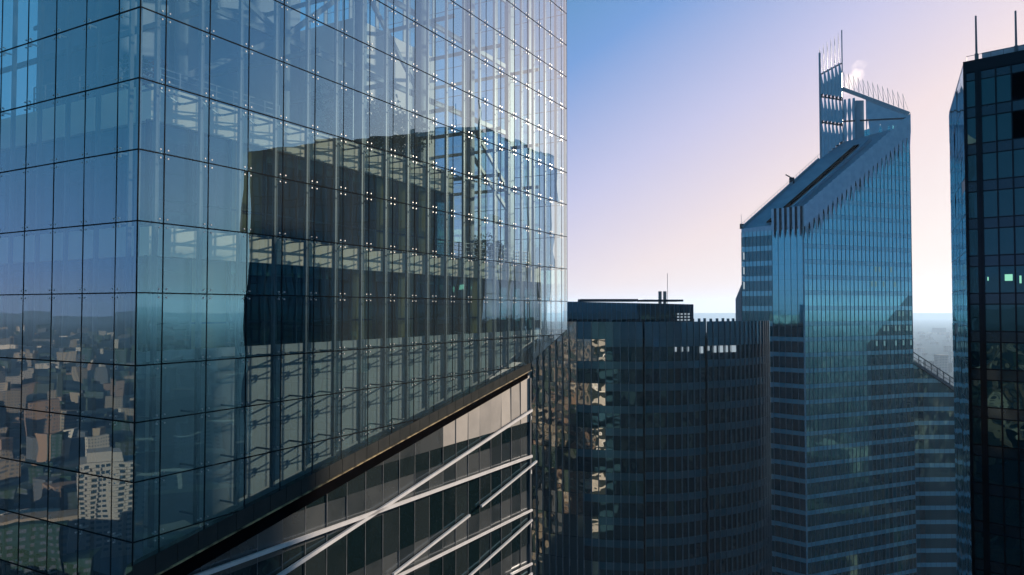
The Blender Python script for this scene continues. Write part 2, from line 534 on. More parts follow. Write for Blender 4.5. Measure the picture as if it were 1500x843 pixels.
for k in range(1, 9):
    m = MB()
    m.box(LX - 0.02, LX + 0.01, 3.0 * k - 0.03, 3.0 * k + 0.03, -1.5, ZTOP, 'seal')
    m.box(LX - 0.45, LX - 0.1, 3.0 * k - 0.06, 3.0 * k + 0.06, -1.5, ZTOP, 'steel_grey')
    m.build('mullion', TW)

# bolted cross fittings at every joint crossing
def spider(mb, o, ax):
    """o = joint point on the glass, ax = horizontal axis along the facade, depth goes inwards"""
    o = Vector(o); ax = Vector(ax)
    inn = Vector((0, 1, 0)) if ax.x else Vector((1, 0, 0))
    hub = o + inn * 0.13
    mb.tube(o + inn * 0.05, o + inn * 0.36, 0.035, 'chrome', 6)
    for sx in (-1, 1):
        for sz in (-1, 1):
            e = o + ax * sx * 0.145 + Vector((0, 0, sz * 0.145))
            mb.tube(hub, e + inn * 0.05, 0.026, 'chrome', 5, 0.020)
            mb.tube(e - inn * 0.015, e + inn * 0.06, 0.030, 'chrome', 8)
sp = []
for x in xs[1:-1]:
    for z in rows[:-1]:
        if z > zb(x) + 0.25:
            sp.append((importance((x, 0, z), 0.1), (x, 0, z), (1, 0, 0)))
for y in ys[1:-1]:
    for z in rows[:-1]:
        if z > -8.4 - 0.55 * y:
            sp.append((importance((0, y, z), 0.1), (0, y, z), (0, 1, 0)))
sp.sort(key=lambda t: -t[0])
for _, o, ax in sp[:100]:
    m = MB(); spider(m, o, ax); m.build('spider_fitting', TW)
m = MB()
for _, o, ax in sp[100:]:
    spider(m, o, ax)
m.build('spider_fitting', TW, kind='stuff')

# --- inner building behind the skin
WI = 1.3
XU, XL = 20.9, 32.4            # ends of the upper and lower inner blocks
m = MB()
m.box(WI + .06, XU, WI + .06, LY, 6.8, 8.1, 'pale_wall')
m.build('spandrel_wall', TW)
m = MB()
m.box(WI + .06, XL, WI + .06, LY, 1.9, 3.0, 'pale_wall')
m.build('spandrel_wall', TW)
m = MB()
q = [(WI, -12.4), (XL, -12.4), (XL, -1.55), (WI, -1.55)]
for f in (lambda p: p[1] - (-9.2 + 0.1846 * p[0]), lambda p: p[1] - (-4.6 + 0.457 * (p[0] - 28.2))):
    q = clip(q, f)
m.poly([(x, WI + .06, z) for x, z in q], 'base_panel')
m.poly([(WI + .06, WI + .06, -1.55), (WI + .06, LY, -1.55), (WI + .06, LY, -21.5), (WI + .06, WI + .06, -9.0)], 'shaded_wall')
m.poly([(XL, WI + .06, -1.55), (XL, LY, -1.55), (XL, LY, -2.8), (XL, WI + .06, -2.8)], 'pale_wall')
m.poly([(WI, WI + .06, -1.56), (XL, WI + .06, -1.56), (XL, LY, -1.56), (WI, LY, -1.56)], 'floor_stone')
m.build('base_wall', TW)
def inner_windows(z0, z1, xe):
    step = 1.786
    k = 0
    x = WI
    while x < xe - 0.1:
        x1 = min(x + step, xe)
        b = MB()
        b.poly([(x, WI + .25, z0), (x1, WI + .25, z0), (x1, WI + .25, z1), (x, WI + .25, z1)], 'blind_window' if (k * 7 + int(z0 * 3)) % 5 in ((0, 2) if x > 14 else (3,)) else 'inner_window')
        b.box(x - .03, x + .03, WI + .05, WI + .24, z0, z1, 'frame_dark')
        b.box(x + .03, x1 - .03, WI + .14, WI + .24, z0 + 0.95, z0 + 1.02, 'frame_dark')
        b.build('window', TW)
        x = x1; k += 1
    y = WI + 0.3
    while y < LY - 0.1:
        y1 = min(y + 1.9, LY)
        b = MB()
        b.poly([(WI + .25, y1, z0), (WI + .25, y, z0), (WI + .25, y, z1), (WI + .25, y1, z1)], 'inner_window')
        b.box(WI + .05, WI + .24, y - .03, y + .03, z0, z1, 'frame_dark')
        b.build('window', TW)
        y = y1
    b = MB()
    b.poly([(xe, WI + .25, z0), (xe, LY, z0), (xe, LY, z1), (xe, WI + .25, z1)], 'inner_window')
    b.build('window', TW)
inner_windows(3.0, 6.8, XU - 0.05)
def room(z0, z1, xe):
    m = MB()
    m.poly([(WI + .4, WI + .4, z0 + .03), (xe - .2, WI + .4, z0 + .03), (xe - .2, LY, z0 + .03), (WI + .4, LY, z0 + .03)], 'room_floor')
    m.build('room_floor', TW)
    m = MB()
    m.poly([(WI + .4, WI + .4, z1 - .03), (xe - .2, WI + .4, z1 - .03), (xe - .2, LY, z1 - .03), (WI + .4, LY, z1 - .03)], 'room_ceiling')
    m.box(WI + .4, xe - .2, WI + .45, WI + .75, z1 - .5, z1 - .035, 'room_ceiling')
    m.build('room_ceiling', TW)
    rr = random.Random(int(z0 * 7) + 3)
    m = MB(); m.box(WI + 4.5, xe - 1.2, 7.5, 7.7, z0 + .04, z1 - .04, 'room_wall'); m.build('room_wall', TW)
    m = MB(); m.box(WI + 5.0, WI + 5.15, 7.72, LY, z0 + .04, z1 - .04, 'room_wall'); m.build('partition', TW)
    m = MB(); m.box(WI + 4.3, WI + 4.44, WI + 1.9, LY, z0 + .04, z1 - .04, 'room_wall'); m.build('partition', TW)
    x = WI + 3.0
    while x < xe - 2:
        m = MB()
        if rr.random() < .5:
            m.box(x, x + .12, WI + 1.6, 7.4, z0 + .04, z1 - .04, 'room_wall'); m.build('partition', TW)
        else:
            m.box(x, x + .5, WI + 2.2, WI + 2.7, z0 + .04, z1 - .04, 'room_wall'); m.build('room_column', TW)
        x += rr.uniform(2.2, 4.6)
    x = WI + 1.2
    while x < xe - 2:
        m = MB()
        w_ = rr.uniform(1.2, 1.9)
        m.box(x, x + w_, WI + .9, WI + 1.7, z0 + .70, z0 + .76, 'room_wall')
        for a in (x + .05, x + w_ - .1):
            m.box(a, a + .05, WI + 1.0, WI + 1.6, z0 + .04, z0 + .695, 'steel_dark')
        m.box(x + .4, x + .9, WI + 1.2, WI + 1.24, z0 + .85, z0 + 1.2, 'frame_dark')
        m.box(x + .62, x + .68, WI + 1.2, WI + 1.24, z0 + .765, z0 + .845, 'frame_dark')
        m.build('desk', TW)
        x += rr.uniform(2.4, 4.0)
room(3.0, 6.8, XU)
room(-1.55, 1.9, XL)
inner_windows(-1.55, 1.9, XL - 0.05)
m = MB(); m.box(XU - .12, XU + .02, WI + .03, WI + .24, 3.0, 6.8, 'steel_grey'); m.build('corner_post', TW)
m = MB(); m.box(XL - .12, XL + .05, WI + .03, WI + .24, -1.55, 1.9, 'steel_grey'); m.build('corner_post', TW)

# arms that carry the skin from the inner walls
for z, xe, zmin in ((7.72, XU, 7), (2.92, XL, 2), (-1.9, XL, -2), (-3.78, 27, -4), (-5.74, 16, -6), (-7.5, 5, -8)):
    for x in xs[1:-1]:
        if x > xe: continue
        m = MB()
        m.beam((x, 0.54, z - 0.02), (x, WI + .06, z - 0.02), 0.05, 0.07, 'steel_dark')
        if z > 5: m.beam((x + 0.05, 0.5, z - 0.04), (x + 1.6, WI + .06, z - 0.10), 0.04, 0.05, 'steel_dark')
        m.build('support_arm', TW)
m = MB()
for z in (2.92, -1.9):
    m.box(0.66, XL, 0.64, 0.70, z - .04, z + .04, 'steel_grey')
m.build('tie_rail', TW)
m = MB(); m.box(0.66, 28, 0.64, 0.70, 7.68, 7.76, 'steel_grey'); m.build('tie_rail', TW)

# winter garden: core, columns, beams, braces, ceiling
m = MB()
m.box(17.9, 26.0, 6.4, 14.0, 3.02, 17.4, 'core_wall')
m.build('core_wall', TW)
m = MB()
m.box(4.0, 17.0, 10.0, 14.0, 8.12, ZTOP - .3, 'shaded_wall')
m.build('core_wall', TW)
m = MB(); m.box(0.3, LX - .3, 0.3, LY, ZTOP, ZTOP + 0.8, 'ceiling_white'); m.build('roof', TW)  # unseen roof slab, added to shade the garden from above
for i, x in enumerate((3.6, 9.0, 14.4, 19.8, 25.2, 30.6)):
    zb0 = 8.12 if x < XU else 3.02
    m = MB()
    m.box(x - .28, x + .28, 2.76, 2.84, zb0, ZTOP, 'steel_grey')
    m.box(x - .28, x + .28, 3.16, 3.24, zb0, ZTOP, 'steel_grey')
    m.box(x - .06, x + .06, 2.84, 3.16, zb0, ZTOP, 'steel_grey')
    m.build('steel_column', TW)
for zz in (12.6, 17.4, 22.2):
    for a, b in ((3.6, 9.0), (9.0, 14.4), (14.4, 19.8), (19.8, 25.2), (25.2, 30.6)):
        m = MB(); m.beam((a + .28, 3, zz), (b - .28, 3, zz), .18, .30, 'steel_grey'); m.build('cross_beam', TW)
for x in (3.6, 9.0, 14.4, 19.8, 25.2, 30.6):
    for zz in (8.6, 11.6, 17.0):
        if x < XU and zz < 9: continue
        m = MB()
        m.beam((x, 0.6, zz), (x, 2.76, zz), .12, .22, 'steel_grey')
        m.beam((x, 3.24, zz), (x, LY, zz), .12, .22, 'steel_grey')
        m.build('deck_beam', TW)
for p, q in (((25.5, 3, 12.2), (30.4, 3, 8.5)), ((25.5, 3, 10.2), (30.4, 3, 7.0)), ((4.0, 3, 9.4), (8.7, 3, 12.4)), ((4.0, 3, 14.6), (8.7, 3, 12.8)),
             ((9.3, 3, 12.8), (14.2, 3, 17.2)), ((14.7, 3, 17.2), (19.6, 3, 12.8))):
    m = MB(); m.beam(p, q, .16, .24, 'steel_grey'); m.build('diagonal_brace', TW)
for x in (12.2, 13.0):
    m = MB(); m.tube((x, 2.2, 8.12 if x > 12.5 else 9.2), (x, 2.2, ZTOP), .03, 'chrome', 6); m.build('tension_rod', TW)
# terraces with railings
m = MB(); m.box(XU + .03, XL, 2.0, LY, 2.9, 3.02, 'floor_stone'); m.build('terrace_deck', TW)
def railing(p, q, z, n):
    m = MB()
    p = Vector(p); q = Vector(q)
    for k in range(n + 1):
        a = p.lerp(q, k / n)
        m.beam((a.x, a.y, z), (a.x, a.y, z + 1.1), .05, .05, 'steel_dark')
    for h in (0.35, 0.6, 0.85, 1.1):
        m.beam((p.x, p.y, z + h), (q.x, q.y, z + h), .035, .035, 'steel_dark')
    m.build('railing', TW)
railing((XU + .3, 2.2, 0), (XL - .2, 2.2, 0), 3.02, 14)
railing((XL - .2, 2.3, 0), (XL - .2, 12, 0), 3.02, 10)
railing((1.6, 3.0, 0), (1.6, 9.5, 0), 8.12, 8)
railing((1.7, 2.6, 0), (8.5, 2.6, 0), 8.12, 8)

# --- sloping bottom edge: grey parapet, ledge painted sunlit gold, recess shadow painted black
N = 34
XB = 28.2
for k in range(N):
    a, b = XB * k / N, XB * (k + 1) / N
    def lev(x, t): return zb2(x) + t * (zb(x) - zb2(x))
    m = MB()
    m.hexa([(a + .012, -.01, lev(a, .52)), (b - .012, -.01, lev(b, .52)), (b - .012, .3, lev(b, .52)), (a + .012, .3, lev(a, .52)),
            (a + .012, -.01, lev(a, 1)), (b - .012, -.01, lev(b, 1)), (b - .012, .3, lev(b, 1)), (a + .012, .3, lev(a, 1))], 'parapet_grey')
    m.build('parapet_panel', TW)
def slope_bar(x0, x1, t0, t1, y0, y1, mat):
    m = MB()
    def lev(x, t): return zb2(x) + t * (zb(x) - zb2(x))
    m.hexa([(x0, y0, lev(x0, t0)), (x1, y0, lev(x1, t0)), (x1, y1, lev(x1, t0)), (x0, y1, lev(x0, t0)),
            (x0, y0, lev(x0, t1)), (x1, y0, lev(x1, t1)), (x1, y1, lev(x1, t1)), (x0, y1, lev(x0, t1))], mat)
    return m
slope_bar(0, XB, .475, .515, -.08, .3, 'ledge_sunlit').build('sill_ledge', TW)
slope_bar(0, XB, -.03, .45, .22, .5, 'recess_black').build('recess_shadow', TW)  # near-black bar painting the shadow under the ledge
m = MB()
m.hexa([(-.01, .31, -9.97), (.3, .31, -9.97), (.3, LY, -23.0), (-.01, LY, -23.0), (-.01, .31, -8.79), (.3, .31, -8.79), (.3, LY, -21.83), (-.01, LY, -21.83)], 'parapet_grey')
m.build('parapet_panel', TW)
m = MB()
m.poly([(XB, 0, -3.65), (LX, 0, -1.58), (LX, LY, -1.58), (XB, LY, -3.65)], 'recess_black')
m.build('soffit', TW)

# --- lower body
YB, XE, XA = 0.45, 29.0, 0.45
top_f = lambda p: (zb2(p[0]) - 0.08) - p[1]
m = MB()
m.box(XA + .3, XE - .3, YB + .3, LY, -H, -14, 'frame_dark')
m.hexa([(XA + .3, YB + .3, -14), (XE - .3, YB + .3, -14), (XE - .3, LY, -14), (XA + .3, LY, -14),
        (XA + .3, YB + .3, -9.9), (XE - .3, YB + .3, -4.8), (XE - .3, LY, -4.8), (XA + .3, LY, -9.9)], 'frame_dark')
m.build('body_core', TW)
px = [XA + 1.3 * k for k in range(22)] + [XE]
def body_row(z0, z1, mat, name):
    m = MB()
    for a, b in zip(px[:-1], px[1:]):
        if b - a < 0.3: continue
        q = [(a + .01, z0), (b - .01, z0), (b - .01, z1), (a + .01, z1)]
        q = clip(q, top_f)
        if len(q) < 3 or area(q) < .03: continue
        t = random.gauss(-.02, .012); u = random.gauss(0, .006)
        m.poly([(x, YB + .1 + t * (x - a) + u * (z - z0), z) for x, z in q], 'sunlit_panel' if z1 > -6 and a > 18.3 else mat)  # upper right panels painted as sunlit
    if m.f: m.build(name, TW)
    if z0 > -4.7: return
    m = MB(); n_ = MB()
    for k in range(10):
        a, b = YB + .1 + 2.3 * k, YB + .1 + 2.3 * k + 2.28
        t = random.gauss(0, .004)
        zz = min(z1, -4.7)
        m.poly([(XE + t * (y - a), y, z) for y, z in ((a, z0), (b, z0), (b, zz), (a, zz))], 'sunlit_panel' if mat == 'body_panel' else mat)  # end face painted paler so its mirror image looks sunlit
        if z0 < -10:
            n_.poly([(XA, y, z) for y, z in ((b, z0), (a, z0), (a, min(z1, -10)), (b, min(z1, -10)))], mat)
    m.build(name, TW)
    if n_.f: n_.build(name, TW)
k = 2
while True:
    s0 = -13.8 + 3.64 * k; s1 = s0 + 1.5
    if k == 2: s0 -= 1.2; s1 += 3
    body_row(s0, s1, 'body_panel', 'spandrel_row')
    w1 = s0; w0 = -13.8 + 3.64 * (k - 1) + 1.5
    body_row(w0, w1, 'body_window', 'ribbon_window')
    k -= 1
    if k < -12: break
for x in px[:-1]:
    m = MB()
    m.box(x - .012, x + .012, YB + .06, YB + .09, -50, zb2(x) - .1, 'alu')
    m.build('body_fin', TW)
m = MB(); m.box(XE - .02, XE + .06, YB - .03, YB + .09, -60, -4.75, 'alu'); m.build('corner_trim', TW)
# white strips that cross the body
strips = [((784, 598), (412, 842)), ((786, 666), (296, 842)), ((786, 676), (705, 742)), ((688, 755), (576, 842)), ((786, 744), (588, 842)),
          ((786, 756), (692, 840)), ((787, 822), (748, 842)), ((787, 834), (770, 848))]
for i, (a, b) in enumerate(strips):
    pa = on_facade(*a, depth=YB - .12); pb = on_facade(*b, depth=YB - .12)
    dx = pb[0] - pa[0]; dz = pb[1] - pa[1]
    if i in (0, 1, 4, 5, 6, 7):                      # they run on to the body's edge and below the picture
        t = (XE - pa[0]) / dx if dx else 0
        pa = (XE, pa[1] + t * dz)
        if i in (0, 1, 4, 5): pb = (pb[0] + dx * .25, pb[1] + dz * .25)
    m = MB()
    m.beam((pa[0], YB - .12, pa[1]), (pb[0], YB - .12, pb[1]), .12, .165 if i < 2 else .13, 'white_strip')
    m.build('white_strip', TW)
for i in range(9):                                   # the same pattern on the far end, seen mirrored in the next tower
    z = -7.5 - 3.64 * i
    m = MB()
    m.beam((XE + .12, YB, z), (XE + .12, LY - 1, z - (3.5 if i % 2 else -2.5)), .16, .25, 'white_strip')
    m.build('white_strip', TW)

# ================================================================== PLANTS ON THE TERRACES
def shrub(name, label, loc, r, h, mat='leaf_dark', n=700, trunk=0.5):
    p = C0 + D1 * loc[0] + D2 * loc[1]
    t = thing(name, label, 'shrub', (p.x, p.y, H + loc[2]))
    m = MB()
    m.tube((0, 0, -H), (0.03, 0.02, trunk + h * .5 - H), .06, 'bark', 6, .02)
    for k in range(5):
        a = k * 1.3
        m.tube((0, 0, trunk * .7 - H), (r * .6 * math.cos(a), r * .6 * math.sin(a), trunk + h * .6 - H), .03, 'bark', 5, .01)
    m.build('trunk', t)
    m = MB()
    cl = [(random.uniform(-.6, .6) * r, random.uniform(-.6, .6) * r, trunk + random.uniform(.15, .85) * h, random.uniform(.3, .55) * r) for _ in range(9)]
    for _ in range(n):
        c = random.choice(cl)
        v = Vector((random.gauss(0, 1), random.gauss(0, 1), random.gauss(0, 1))).normalized() * c[3] * random.uniform(.5, 1.1)
        o = Vector(c[:3]) + v
        a = Vector((random.gauss(0, 1), random.gauss(0, 1), random.gauss(0, 1))).normalized() * random.uniform(.08, .16)
        b = a.cross(Vector((random.gauss(0, 1), random.gauss(0, 1), random.gauss(0, 1)))).normalized() * random.uniform(.04, .08)
        m.poly([(o + e) - Vector((0, 0, H)) for e in (-a, b, a, -b)], mat)
    m.build('foliage', t)
    return t
shrub('terrace_tree', 'largest dark bushy tree on the glazed upper terrace, left of the other dark tree', (15.4, 4.0, 8.12), 2.5, 3.0, n=2600)
shrub('terrace_tree', 'dark leafy tree on the upper terrace beside the steel column with braces', (18.7, 3.4, 8.12), 1.9, 2.6, n=1900)
shrub('planter_shrub', 'low dark shrub beside the lower terrace railing, left of the second steel column', (27.0, 3.4, 3.02), 1.2, 1.3)
shrub('planter_shrub', 'low dark shrub at the outer end of the lower terrace railing', (30.9, 4.4, 3.02), 1.0, 1.2)
shrub('terrace_tree', 'reddish leafed small tree behind the skin just right of the near glass corner', (3.6, 4.6, 8.12), 1.0, 1.6, 'leaf_red')
shrub('planter_shrub', 'dark shrub by the railing behind the left glass face near the corner', (2.4, 3.9, 8.12), .6, 1.2)

# ================================================================== CURVED DARK TOWER
CT = thing('curved_dark_tower', 'dark curved tower of folded panels in the middle, below the pale sky gap', 'office tower', (24, 140, 0))
def ctp(x, y, z=0):     # world -> local of the Empty
    return (x - 24, y - 140, z)
def U(px): return (px - 750) / 1060
def curve(pts, step):
    """smooth polyline through (photo column, distance) pairs, resampled at panel width"""
    P = [Vector((U(a) * d, d, 0)) for a, d in pts]
    dense = []
    for i in range(len(P) - 1):
        p0 = P[max(i - 1, 0)]; p1 = P[i]; p2 = P[i + 1]; p3 = P[min(i + 2, len(P) - 1)]
        for k in range(40):
            t = k / 40
            dense.append(.5 * ((2 * p1) + (p2 - p0) * t + (2 * p0 - 5 * p1 + 4 * p2 - p3) * t * t + (3 * p1 - p0 - 3 * p2 + p3) * t ** 3))
    dense.append(P[-1])
    L = sum((dense[i + 1] - dense[i]).length for i in range(len(dense) - 1))
    n = max(1, round(L / step)); out = [dense[0]]; acc = 0; tgt = L / n
    for i in range(len(dense) - 1):
        acc += (dense[i + 1] - dense[i]).length
        if acc >= tgt - 1e-6 and len(out) < n:
            out.append(dense[i + 1]); tgt += L / n
    out.append(dense[-1])
    return out
bays = [curve([(640, 142), (720, 131), (790, 124.0), (866, 120.2), (941, 119.0)], 1.22),
        curve([(944, 120.0), (990, 120.6), (1032, 122.6)], 1.2),
        curve([(1035, 123.8), (1080, 126.5), (1112, 130.5), (1127, 135)], 1.2)]
TOPZ = -2.2
ST = 3.64
def storey(bay, zt, first):
    zs = zt - (2.9 if first else 1.25)
    zl = zt - ST if not first else zs
    sp_, wn = MB(), MB()
    for i in range(len(bay) - 1):
        a, b = bay[i], bay[i + 1]
        d = (b - a); nrm = Vector((d.y, -d.x, 0)).normalized()
        if nrm.y > 0: nrm = -nrm
        left = (a.x / a.y) < U(862) + .02 * math.sin(zt * .9)  # field where the sunlight patches are imitated
        rip = 2.4 if left else .45
        f0, f1 = random.gauss(0, .018 * rip), random.gauss(.06, .02 * rip)
        lean = random.gauss(0, .012)
        a2 = a + nrm * f0 + d * .012; b2 = b + nrm * f1 - d * .012
        def q(mb, z0, z1, mat, lean):
            A = a2 + nrm * lean; B = b2 + nrm * lean
            mb.poly([ctp(A.x, A.y, z0), ctp(B.x, B.y, z0), ctp(b2.x, b2.y, z1), ctp(a2.x, a2.y, z1)], mat)
        q(sp_, zs, zt - .02, 'fold_sunpatch' if left else 'fold_panel', lean)
        if not first:
            a2 -= nrm * .12; b2 -= nrm * .12
            q(wn, zl, zs - .03, 'fold_sunpatch' if left else 'fold_window', lean * .6)
            e = a + nrm * .06
            wn.hexa([ctp(*(v.x, v.y, z)) for z in (zl, zs - .03) for v in (e - d * .04, e + d * .04, e + d * .04 - nrm * .2, e - d * .04 - nrm * .2)], 'fold_panel')
    sp_.build('spandrel_row', CT)
    fn_ = MB()
    for i in range(0, len(bay) - 1):
        a, b = bay[i], bay[i + 1]; d = (b - a).normalized(); nrm = Vector((d.y, -d.x, 0))
        if nrm.y > 0: nrm = -nrm
        off = (.06 if len(bay) % 2 else 0)
        fn_.hexa([ctp(v.x, v.y, z) for z in (zl, zt - .05) for v in (a - d * .05 + nrm * .28, a + d * .05 + nrm * .28, a + d * .05, a - d * .05)], 'fold_fin')
    fn_.build('fin_row', CT)
    if not first: wn.build('window_row', CT)
for bi, bay in enumerate(bays):
    zt = TOPZ
    storey(bay, zt, True)
    zt -= 2.9
    for k in range(13):
        storey(bay, zt, False)
        zt -= ST
    m = MB()
    for i in range(len(bay) - 1):
        a, b = bay[i], bay[i + 1]
        m.poly([ctp(a.x, a.y + .2, -H), ctp(b.x, b.y + .2, -H), ctp(b.x, b.y + .2, zt), ctp(a.x, a.y + .2, zt)], 'fold_panel')
    m.build('base_wall', CT)
    # solid mass behind the panels
    m = MB()
    outl = [ctp(p.x, p.y + .7, 0) for p in bay] + [ctp(bay[-1].x + (3 if bi < 2 else 0), 158, 0), ctp(bay[0].x, 158, 0)]
    top = -5.3 if bi != 1 else -5.3
    m.prism([(p[0], p[1], -H) for p in outl], (0, 0, H + top), 'frame_dark')
    m.build('bay_mass', CT)
# slots between the bays
for a, b in ((bays[0][-1], bays[1][0]), (bays[1][-1], bays[2][0])):
    m = MB()
    m.hexa([ctp(v.x, v.y, z) for z in (-H, TOPZ - 2.9) for v in (a + Vector((0, .9, 0)), b + Vector((.2, .9, 0)), b + Vector((.2, 3, 0)), a + Vector((0, 3, 0)))], 'recess_black')
    m.build('slot', CT)
# open crown screen at the right of the roof, sky between its blades
for i in range(0, len(bays[1]) - 1):
    p = bays[1][i] + Vector((0, 16, 0))
crown = curve([(1016, 140), (1075, 143)], 1.25)
for i, p in enumerate(crown):
    m = MB(); m.box(*(p.x - 24 - .32, p.x - 24 + .1), p.y - 140, p.y - 140 + .5, -6, -2.0 + .04 * (i % 3), 'fold_panel'); m.build('crown_blade', CT)
# glowing panes imitating sky seen through the first storey of the right bays
for pxl, wd in ((985, .7), (994, .5), (1003, .5), (1029, 1.0), (1034, .6), (1046, .9), (1053, 1.2), (1063, .8), (1071, 1.6)):
    bay = bays[1] if pxl < 1033 else bays[2]
    best = min(bay[:-1], key=lambda p: abs(p.x / p.y - U(pxl)))
    m = MB()
    zt = TOPZ - 2.9 - 1.3
    m.box(best.x - 24, best.x - 24 + wd * .62, best.y - 140 - .22, best.y - 140 - .1, zt - (1.15 if wd > .75 else .8), zt, 'glow_window')
    m.build('glow_window', CT)
# penthouse
m = MB()
X0, X1, YP = 10.2 - 24, 33.6 - 24, 132.5 - 140
m.hexa([(X0, YP, -6), (X1, YP + 1.5, -6), (X1, YP + 14, -6), (X0, YP + 12, -6), (X0, YP, 1.25), (X1, YP + 1.5, 0.75), (X1, YP + 14, .75), (X0, YP + 12, 1.25)], 'fold_window')
ph = m.build('penthouse', CT)
for k in range(26):
    x = X0 + (X1 - X0) * k / 26
    m = MB(); m.box(x - .05, x + .05, YP - .12 + 1.5 * k / 26, YP + 1.5 * k / 26 - .02, -5, 1.2 - .5 * k / 26, 'fold_panel'); m.build('cladding_rib', ph)
for a, b, zt in ((851, 934, 1.75), (942, 1000, 1.65)):
    m = MB(); m.box(U(a) * 136 - 24, U(b) * 136 - 24, YP + 3, YP + 10, 1.28, zt, 'slant_dark'); m.build('roof_slab', ph)
for xx in (967, 974):
    m = MB(); m.tube((U(xx) * 136 - 24, YP + 3.6, .8), (U(xx) * 136 - 24, YP + 3.6, 3.2), .32, 'steel_dark', 12); m.build('flue', ph)
m = MB(); m.tube((U(978) * 136 - 24, YP + 3.6, .8), (U(978) * 136 - 24, YP + 3.6, 6.6), .045, 'steel_dark', 6); m.build('mast', ph)
for r_ in range(3):
    for c in range(4):
        x = U(992 + 5.2 * c) * 133.7 - 24
        m = MB(); m.box(x, x + .34, YP + 1.2, YP + 1.4, -.9 - .55 * r_ - .28, -.9 - .55 * r_, 'glow_window'); m.build('louvre_window', ph)  # pale squares drawn with a glowing material

# ================================================================== SLANTED-ROOF GLASS TOWER
ST_T = thing('slanted_roof_tower', 'tall blue glass tower with steep slanted roof and serrated crown spire', 'office tower', (85, 195, 0))
OX, OY = 85.0, 195.0
A = Vector((69.4, 172, 0)); B = Vector((103.4, 187, 0)); L = Vector((58.0, 182.5, 0)); A2 = Vector((63.6 + .2, 177.2, 0))
E = Vector((97.5, 206, 0)); F = Vector((66.5, 203, 0))
def q3(mb, p, q, z0, z1, mat, off=0.0, z0b=None, z1b=None):
    d = (q - p).normalized(); n = Vector((d.y, -d.x, 0))
    if n.dot(Vector((-.3, -1, 0))) < 0: n = -n
    a = p + n * off; b = q + n * off
    mb.poly([(a.x - OX, a.y - OY, z0), (b.x - OX, b.y - OY, z0 if z0b is None else z0b), (b.x - OX, b.y - OY, z1 if z1b is None else z1b), (a.x - OX, a.y - OY, z1)], mat)
RL = (B - A).length
def ztop_right(s): return 20.6 + (46.8 - 20.6) * s / RL       # glass stops under the serrated parapet
FLO = 3.72
def P3_(v, z): return (v.x - OX, v.y - OY, z)
NP = 27
def row_right(mb, z0, z1, mat, pane_tilt=.0015):
    for i in range(NP):
        s0, s1 = RL * i / NP, RL * (i + 1) / NP
        q = clip([(s0 + .03, z0), (s1 - .03, z0), (s1 - .03, z1), (s0 + .03, z1)], lambda p: ztop_right(p[0]) - p[1])
        if len(q) < 3 or area(q) < .05: continue
        t = random.gauss(0, pane_tilt); u = random.gauss(0, pane_tilt)
        d = (B - A) / RL; n = Vector((d.y, -d.x, 0))
        # darker glass in the lower right field imitates a diagonal dark reflection
        parts = [(q, mat)]
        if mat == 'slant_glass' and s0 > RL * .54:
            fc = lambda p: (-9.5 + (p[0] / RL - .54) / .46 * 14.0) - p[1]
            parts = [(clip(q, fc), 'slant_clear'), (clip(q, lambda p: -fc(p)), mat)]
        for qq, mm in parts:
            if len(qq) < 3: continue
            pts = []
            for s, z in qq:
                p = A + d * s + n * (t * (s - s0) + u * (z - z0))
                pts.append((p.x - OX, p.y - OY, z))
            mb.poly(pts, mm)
def row_left(mb, z0, z1, mat, banded):
    p, q = (L, A2) if banded else (A2, A)
    n = 8 if banded else 5
    for i in range(n):
        a = p.lerp(q, i / n); b = p.lerp(q, (i + 1) / n)
        d = (b - a)
        q3(mb, a + d * .02, b - d * .02, z0, z1, mat, random.gauss(0, .01))
z = 46.8
k = 0
zf = 19.2
levels = [zf + FLO * i for i in range(8, -24, -1)]
for zt in levels:
    for nm, fn, z0, z1, mat, extra in (('spandrel_band', row_right, zt - 1.05, zt - .03, 'slant_spandrel', ()), ('ribbon_window', row_right, zt - FLO, zt - 1.08, 'slant_glass', ()),
                                 ('spandrel_band', row_left, zt - 1.25, zt - .03, 'slant_spandrel', (True,)), ('ribbon_window', row_left, zt - FLO, zt - 1.28, 'slant_clear', (True,)),
                                 ('spandrel_band', row_left, zt - 1.05, zt - .03, 'slant_glass' if zt > -5 else 'slant_spandrel', (False,)), ('ribbon_window', row_left, zt - FLO, zt - 1.08, 'slant_glass', (False,))):
        if fn is row_left and zt > 19.3: continue
        mb = MB(); fn(mb, z0, z1, mat, *extra)
        if mb.f: mb.build(nm, ST_T)
zlow = levels[-1] - FLO
# a few lit rooms behind the glass
dR = (B - A) / RL; nR = Vector((dR.y, -dR.x, 0))
for zt_, cells in ((0.6, (23, 24, 26)), (-3.12, (19, 20, 22, 23, 25, 26)), (-6.84, (17, 19, 22, 24, 26)), (11.76, (17, 18, 21)), (8.04, (16, 17, 19, 22))):
    for c_ in cells:
        s0 = RL * (c_ + .25) / NP; p = A + dR * s0 + nR * .035; q = p + dR * .6
        zc = -9.5 + (s0 / RL - .54) / .46 * 14.0
        m = MB(); m.poly([P3_(p, zt_ - 2.6), P3_(q, zt_ - 2.6), P3_(q, zt_ - 1.3), P3_(p, zt_ - 1.3)], 'dim_window'); m.build('glow_window', ST_T)
for zt_ in (15.48, 11.76, 8.04):
    p = L.lerp(A2, .05) + Vector((-.03, -.03, 0)); q = L.lerp(A2, .10) + Vector((-.03, -.03, 0))
    m = MB(); m.poly([P3_(p, zt_ - 3.2), P3_(q, zt_ - 3.2), P3_(q, zt_ - 1.4), P3_(p, zt_ - 1.4)], 'glow_window'); m.build('glow_window', ST_T)
m = MB()
q3(m, A, B, -H, zlow, 'slant_glass'); q3(m, L, A, -H, zlow, 'slant_glass')
m.build('base_wall', ST_T)
